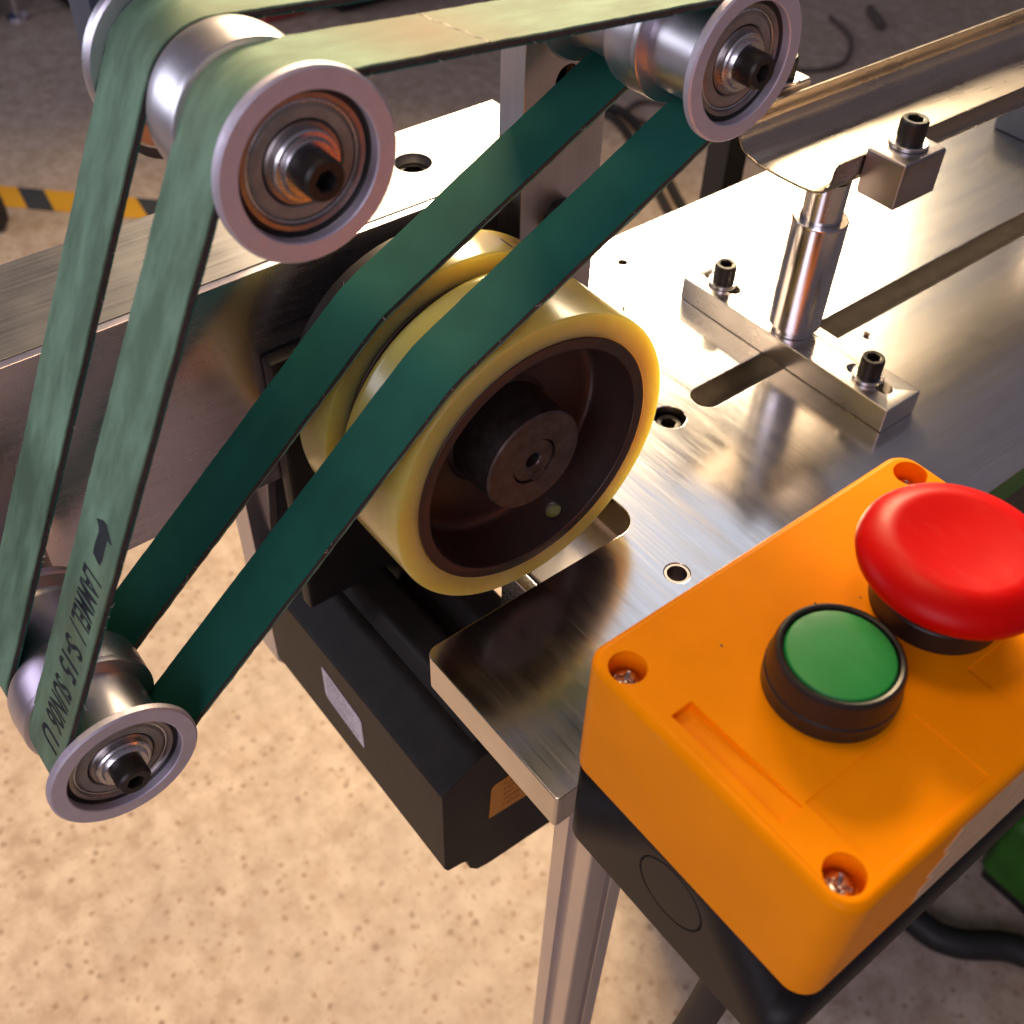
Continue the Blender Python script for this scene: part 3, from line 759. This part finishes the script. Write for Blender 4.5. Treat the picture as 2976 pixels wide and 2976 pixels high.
# ------------------------------------------------------------------ control box
BX0, BX1, BY0, BY1 = -101.0, -24.8, 105.4, 217.4
cb = thing("control_box", ((BX0 + BX1) / 2, (BY0 + BY1) / 2, 7), "orange and black control box with red and green push buttons", "control box")
lid_o = fillet([(BX0, BY0), (BX1, BY0), (BX1, BY1), (BX0, BY1)], 6.2, 10)
bm = prism(lid_o, 42.6, 84.0)
top = [e for e in bm.edges if all(abs(v_.co.z - 84) < 1e-4 for v_ in e.verts)]
bmesh.ops.bevel(bm, geom=top, offset=2.2, segments=5, affect='EDGES', profile=0.5)
lid = make("lid", bm, M['orange'], cb)
holes = [(-92.3, 111.4), (-93.3, 211.4), (-32.0, 112.0), (-32.4, 210.6)]
def wedge(x0, x1, y0, y1, d0, d1):
    bm = bmesh.new(); vs = [bm.verts.new(c_) for c_ in ((x0, y0, 84 - d0), (x1, y0, 84 - d1), (x1, y1, 84 - d1), (x0, y1, 84 - d0), (x0, y0, 86), (x1, y0, 86), (x1, y1, 86), (x0, y1, 86))]
    for f_ in ((0, 3, 2, 1), (4, 5, 6, 7), (0, 1, 5, 4), (1, 2, 6, 5), (2, 3, 7, 6), (3, 0, 4, 7)): bm.faces.new([vs[i] for i in f_])
    return bm
cutters = [lathe([(77.0, 0), (77.0, 4.3), (86, 4.4), (86, 0)], h, 'Z', 40) for h in holes]
cutters += [wedge(-77.6, -46.5, 110.3, 116.4, 1.9, 0.5), wedge(-46.6, -27.8, 117.5, 152.0, 0.3, 0.3), wedge(-46.6, -27.8, 170.6, 203.0, 0.3, 0.3)]
cut(lid, cutters, 0.22, 2)
base_o = fillet([(BX0 + .5, BY0 + .5), (BX1 - .5, BY0 + .5), (BX1 - .5, BY1 - .5), (BX0 + .5, BY1 - .5)], 5.8, 10)
bm = prism(base_o, 7.0, 42.5)
bot = [e for e in bm.edges if all(abs(v_.co.z - 7) < 1e-4 for v_ in e.verts)]
bmesh.ops.bevel(bm, geom=bot, offset=1.0, segments=3, affect='EDGES', profile=0.5)
base = make("base", bm, M['black_plastic'], cb)
cut(base, [lathe([(105.0, 9.8), (106.9, 9.8), (106.9, 10.5), (105.0, 10.5), (105.0, 9.8)], (-63.2, 29.6), 'Y', 64)])
for h in holes:
    hd = make("lid_screw", lathe([(77.05, 0), (77.05, 3.4), (78.3, 3.4), (79.2, 2.7), (79.55, 1.6), (79.6, 0)], h, 'Z', 40), M['steel'], cb)
    cs = [prism([(h[0] + (x * math.cos(a_) - y * math.sin(a_)), h[1] + (x * math.sin(a_) + y * math.cos(a_))) for x, y in ((-2.3, -.45), (2.3, -.45), (2.3, .45), (-2.3, .45))], 78.4, 81) for a_ in (0.5, 0.5 + PI / 2)]
    cut(hd, cs)
GX, GY = -62.5, 143.1
make("button_bezel", lathe([(83.9, 0), (83.9, 14.7), (84.6, 14.8), (88.4, 14.8), (88.7, 14.4), (89.0, 14.6), (94.2, 14.0), (95.3, 13.5), (95.6, 12.9), (95.3, 12.3), (93.0, 12.1), (92.0, 0)], (GX, GY), 'Z', 96), M['bezel'], cb)
make("start_button", lathe([(92.2, 0), (92.2, 11.85), (94.8, 11.8), (95.3, 11.4), (95.7, 9.5), (96.0, 6), (96.1, 0)], (GX, GY), 'Z', 96), M['green'], cb)
EX, EY = -62.8, 180.8
make("stop_collar", lathe([(83.9, 0), (83.9, 15.2), (84.5, 15.3), (89.6, 15.1), (89.9, 14.8), (96.0, 14.6), (96.2, 13.2), (96.2, 0)], (EX, EY), 'Z', 96), M['bezel'], cb)
make("stop_button", lathe([(95.6, 0), (95.6, 18.0), (96.3, 20.2), (97.8, 21.6), (99.4, 22.1), (101.0, 21.8), (102.8, 20.5), (104.2, 18.4), (105.0, 16.4), (105.3, 15.0), (105.2, 13.8), (104.8, 11.0), (104.4, 8.0), (104.15, 5), (104.05, 0)], (EX, EY), 'Z', 128), M['red'], cb)
# flat beige piece with a ragged end on the lid's right flank
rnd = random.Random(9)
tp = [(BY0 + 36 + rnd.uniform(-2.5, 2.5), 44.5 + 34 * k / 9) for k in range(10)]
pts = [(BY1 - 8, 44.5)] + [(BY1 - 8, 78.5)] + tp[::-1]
make("beige_patch", prism(pts, BX1 + 0.02, BX1 + 0.2, 'X'), M['beige'], cb)
specks = []
for x, y in ((-79.5, 158.2), (-56.4, 203.8), (-74.2, 168.0), (-36.4, 188.0), (-84.0, 132.0)):
    b_ = bmesh.new(); bmesh.ops.create_icosphere(b_, subdivisions=1, radius=.35)
    for v_ in b_.verts: v_.co = Vector((x + v_.co.x * random.uniform(.5, 1.4), y + v_.co.y * random.uniform(.5, 1.4), 84.02 + v_.co.z * .25))
    specks.append(b_)
make("dust_speck", join(*specks), M['crumb'], cb, kind="stuff")
# arm that carries the box on the table's front edge, and its cable
make("mounting_arm", box(-109.6, -100.4, 150, 178, -13, 26, 0.6), M['oxide'], cb)
cbl = make("box_cable", tube(curve([(-50, 124, 8), (-50, 123, -10), (-51, 116, -60), (-62, 100, -220), (-60, 120, -480), (-20, 190, -700), (80, 320, FZ + 5), (300, 600, FZ + 5)], 14), 5.0, 14), M['cable'], org=(-50, 124, 0))
props(cbl, "thick black cable hanging from the underside of the control box", "cable")

# ------------------------------------------------------------------ workshop floor behind
bc = thing("blue_cabinet", (-2850, 620, FZ), "blue machine cabinet on a bright levelling foot at the top left", "cabinet")
make("body", box(-3500, -2625, 80, 705, FZ + 40, FZ + 900, 6), M['blue'], bc)
f_ = make("levelling_foot", lathe([(FZ, 0), (FZ, 26), (FZ + 8, 24), (FZ + 14, 9), (FZ + 50, 9), (FZ + 52, 19), (FZ + 68, 19), (FZ + 68, 0)], (-2598, 690), 'Z', 24), M['steel'], bc)
make("skid", box(-3400, -2700, 300, 360, FZ + 3, FZ + 60, 3), M['rubber'], bc)
gc = thing("grey_cabinet", (-2900, 1700, FZ), "dark grey machine housing standing far behind the belts", "cabinet")
make("body", box(-3100, -2190, 1260, 2350, FZ + 30, FZ + 900, 8), M['grey_paint'], gc)
make("plinth", box(-3050, -2220, 1290, 2320, FZ + 0.5, FZ + 30, 2), M['rubber'], gc)
rc = thing("red_crate", (-2300, 1200, FZ), "red crate on the floor seen between the belts at the top", "crate")
make("body", box(-2420, -2262, 1120, 1225, FZ + 0.5, FZ + 150, 5), M['red_paint'], rc)
make("lid", box(-2424, -2258, 1116, 1229, FZ + 150.5, FZ + 162, 3), M['red_paint'], rc)
dk = thing("dark_toolbox", (-2560, 830, FZ), "dark tool case on the floor beside the blue cabinet", "tool case")
make("body", box(-2700, -2580, 800, 930, FZ + 0.5, FZ + 60, 8), M['rubber'], dk)
make("handle", tube(curve([(-2640, 830, FZ + 60), (-2640, 835, FZ + 85), (-2640, 895, FZ + 85), (-2640, 900, FZ + 60)], 6), 7, 8), M['cable'], dk)
cw = thing("caster_wheel", (-1800, 352, FZ), "small black caster wheel at the left edge below the hazard tape", "caster")
make("tyre", lathe([(330, 16), (330, 34), (336, 40), (358, 40), (364, 34), (364, 16), (330, 16)], (-1806, FZ + 40), 'Y', 40), M['rubber'], cw)
make("hub", lathe([(332, 0), (332, 16.2), (362, 16.2), (362, 0)], (-1806, FZ + 40), 'Y', 32), M['grey_paint'], cw)

def cable(ctrl, r, label, mat='cable'):
    o = make("floor_cable", tube(curve([(x, y, FZ + r) for x, y in ctrl], 12), r, 10), M[mat], org=(ctrl[0][0], ctrl[0][1], FZ))
    props(o, label, "cable", "cables lying on the floor behind the table")
cable([(-1620, 1330), (-1500, 1452), (-1307, 1375), (-1148, 1292), (-900, 1180)], 8, "dark cable running straight over the floor, left one of a pair")
cable([(-1620, 1360), (-1499, 1482), (-1303, 1404), (-1140, 1320), (-890, 1205)], 8, "dark cable running straight over the floor, right one of a pair")
cable([(-1350, 1640), (-1440, 1592), (-1500, 1550), (-1480, 1490), (-1414, 1505), (-1330, 1590), (-1300, 1700)], 5, "thin brown cable looped on the floor behind the right-hand pulley", 'cable_brown')
cable([(-1700, 1900), (-1550, 1880), (-1420, 1920), (-1380, 2020), (-1450, 2140), (-1560, 2200)], 5, "thin curved brown cable on the floor above the chute", 'cable_brown')
cable([(-1530, 2302), (-1490, 2275), (-1446, 2244)], 10, "short brown cable piece on the floor above the chute", 'cable_brown')

bp = thing("machine_post", (-412, 507, FZ), "black square post standing behind the table below the chute", "post")
make("tube", box(-421, -403, 497, 516, FZ + 6, 60, 1.5), M['rubber'], bp)
make("foot_plate", box(-440, -385, 478, 535, FZ + 0.5, FZ + 6, 1), M['rubber'], bp)

gm = thing("green_machine", (60, 900, FZ), "dark green machine base on the floor at the lower right", "machine")
make("body", box(-92, 300, 684, 1300, FZ + 20, FZ + 120, 12, 3), M['machine_green'], gm)
make("plinth", box(-84, 290, 694, 1290, FZ + 0.5, FZ + 20, 2), M['rubber'], gm)
hs = make("suction_hose", tube(curve([(-330, 640, FZ + 15), (-200, 600, FZ + 15), (-95, 597, FZ + 15), (-57, 610, FZ + 15), (-15, 652, FZ + 15), (60, 670, FZ + 15), (200, 640, FZ + 15)], 12), 14, 16), M['rubber'], org=(-95, 597, FZ))
props(hs, "thick black hose curving over the floor at the lower right", "hose")
gm2 = thing("green_machine", (-2000, 3200, FZ), "bright green machine part far away in the top right corner", "machine")
make("body", box(-1900, -1300, 2960, 3600, FZ + 20, FZ + 600, 12, 3), M['machine_green'], gm2)
make("plinth", box(-1880, -1320, 2980, 3580, FZ + 0.5, FZ + 20, 2), M['rubber'], gm2)
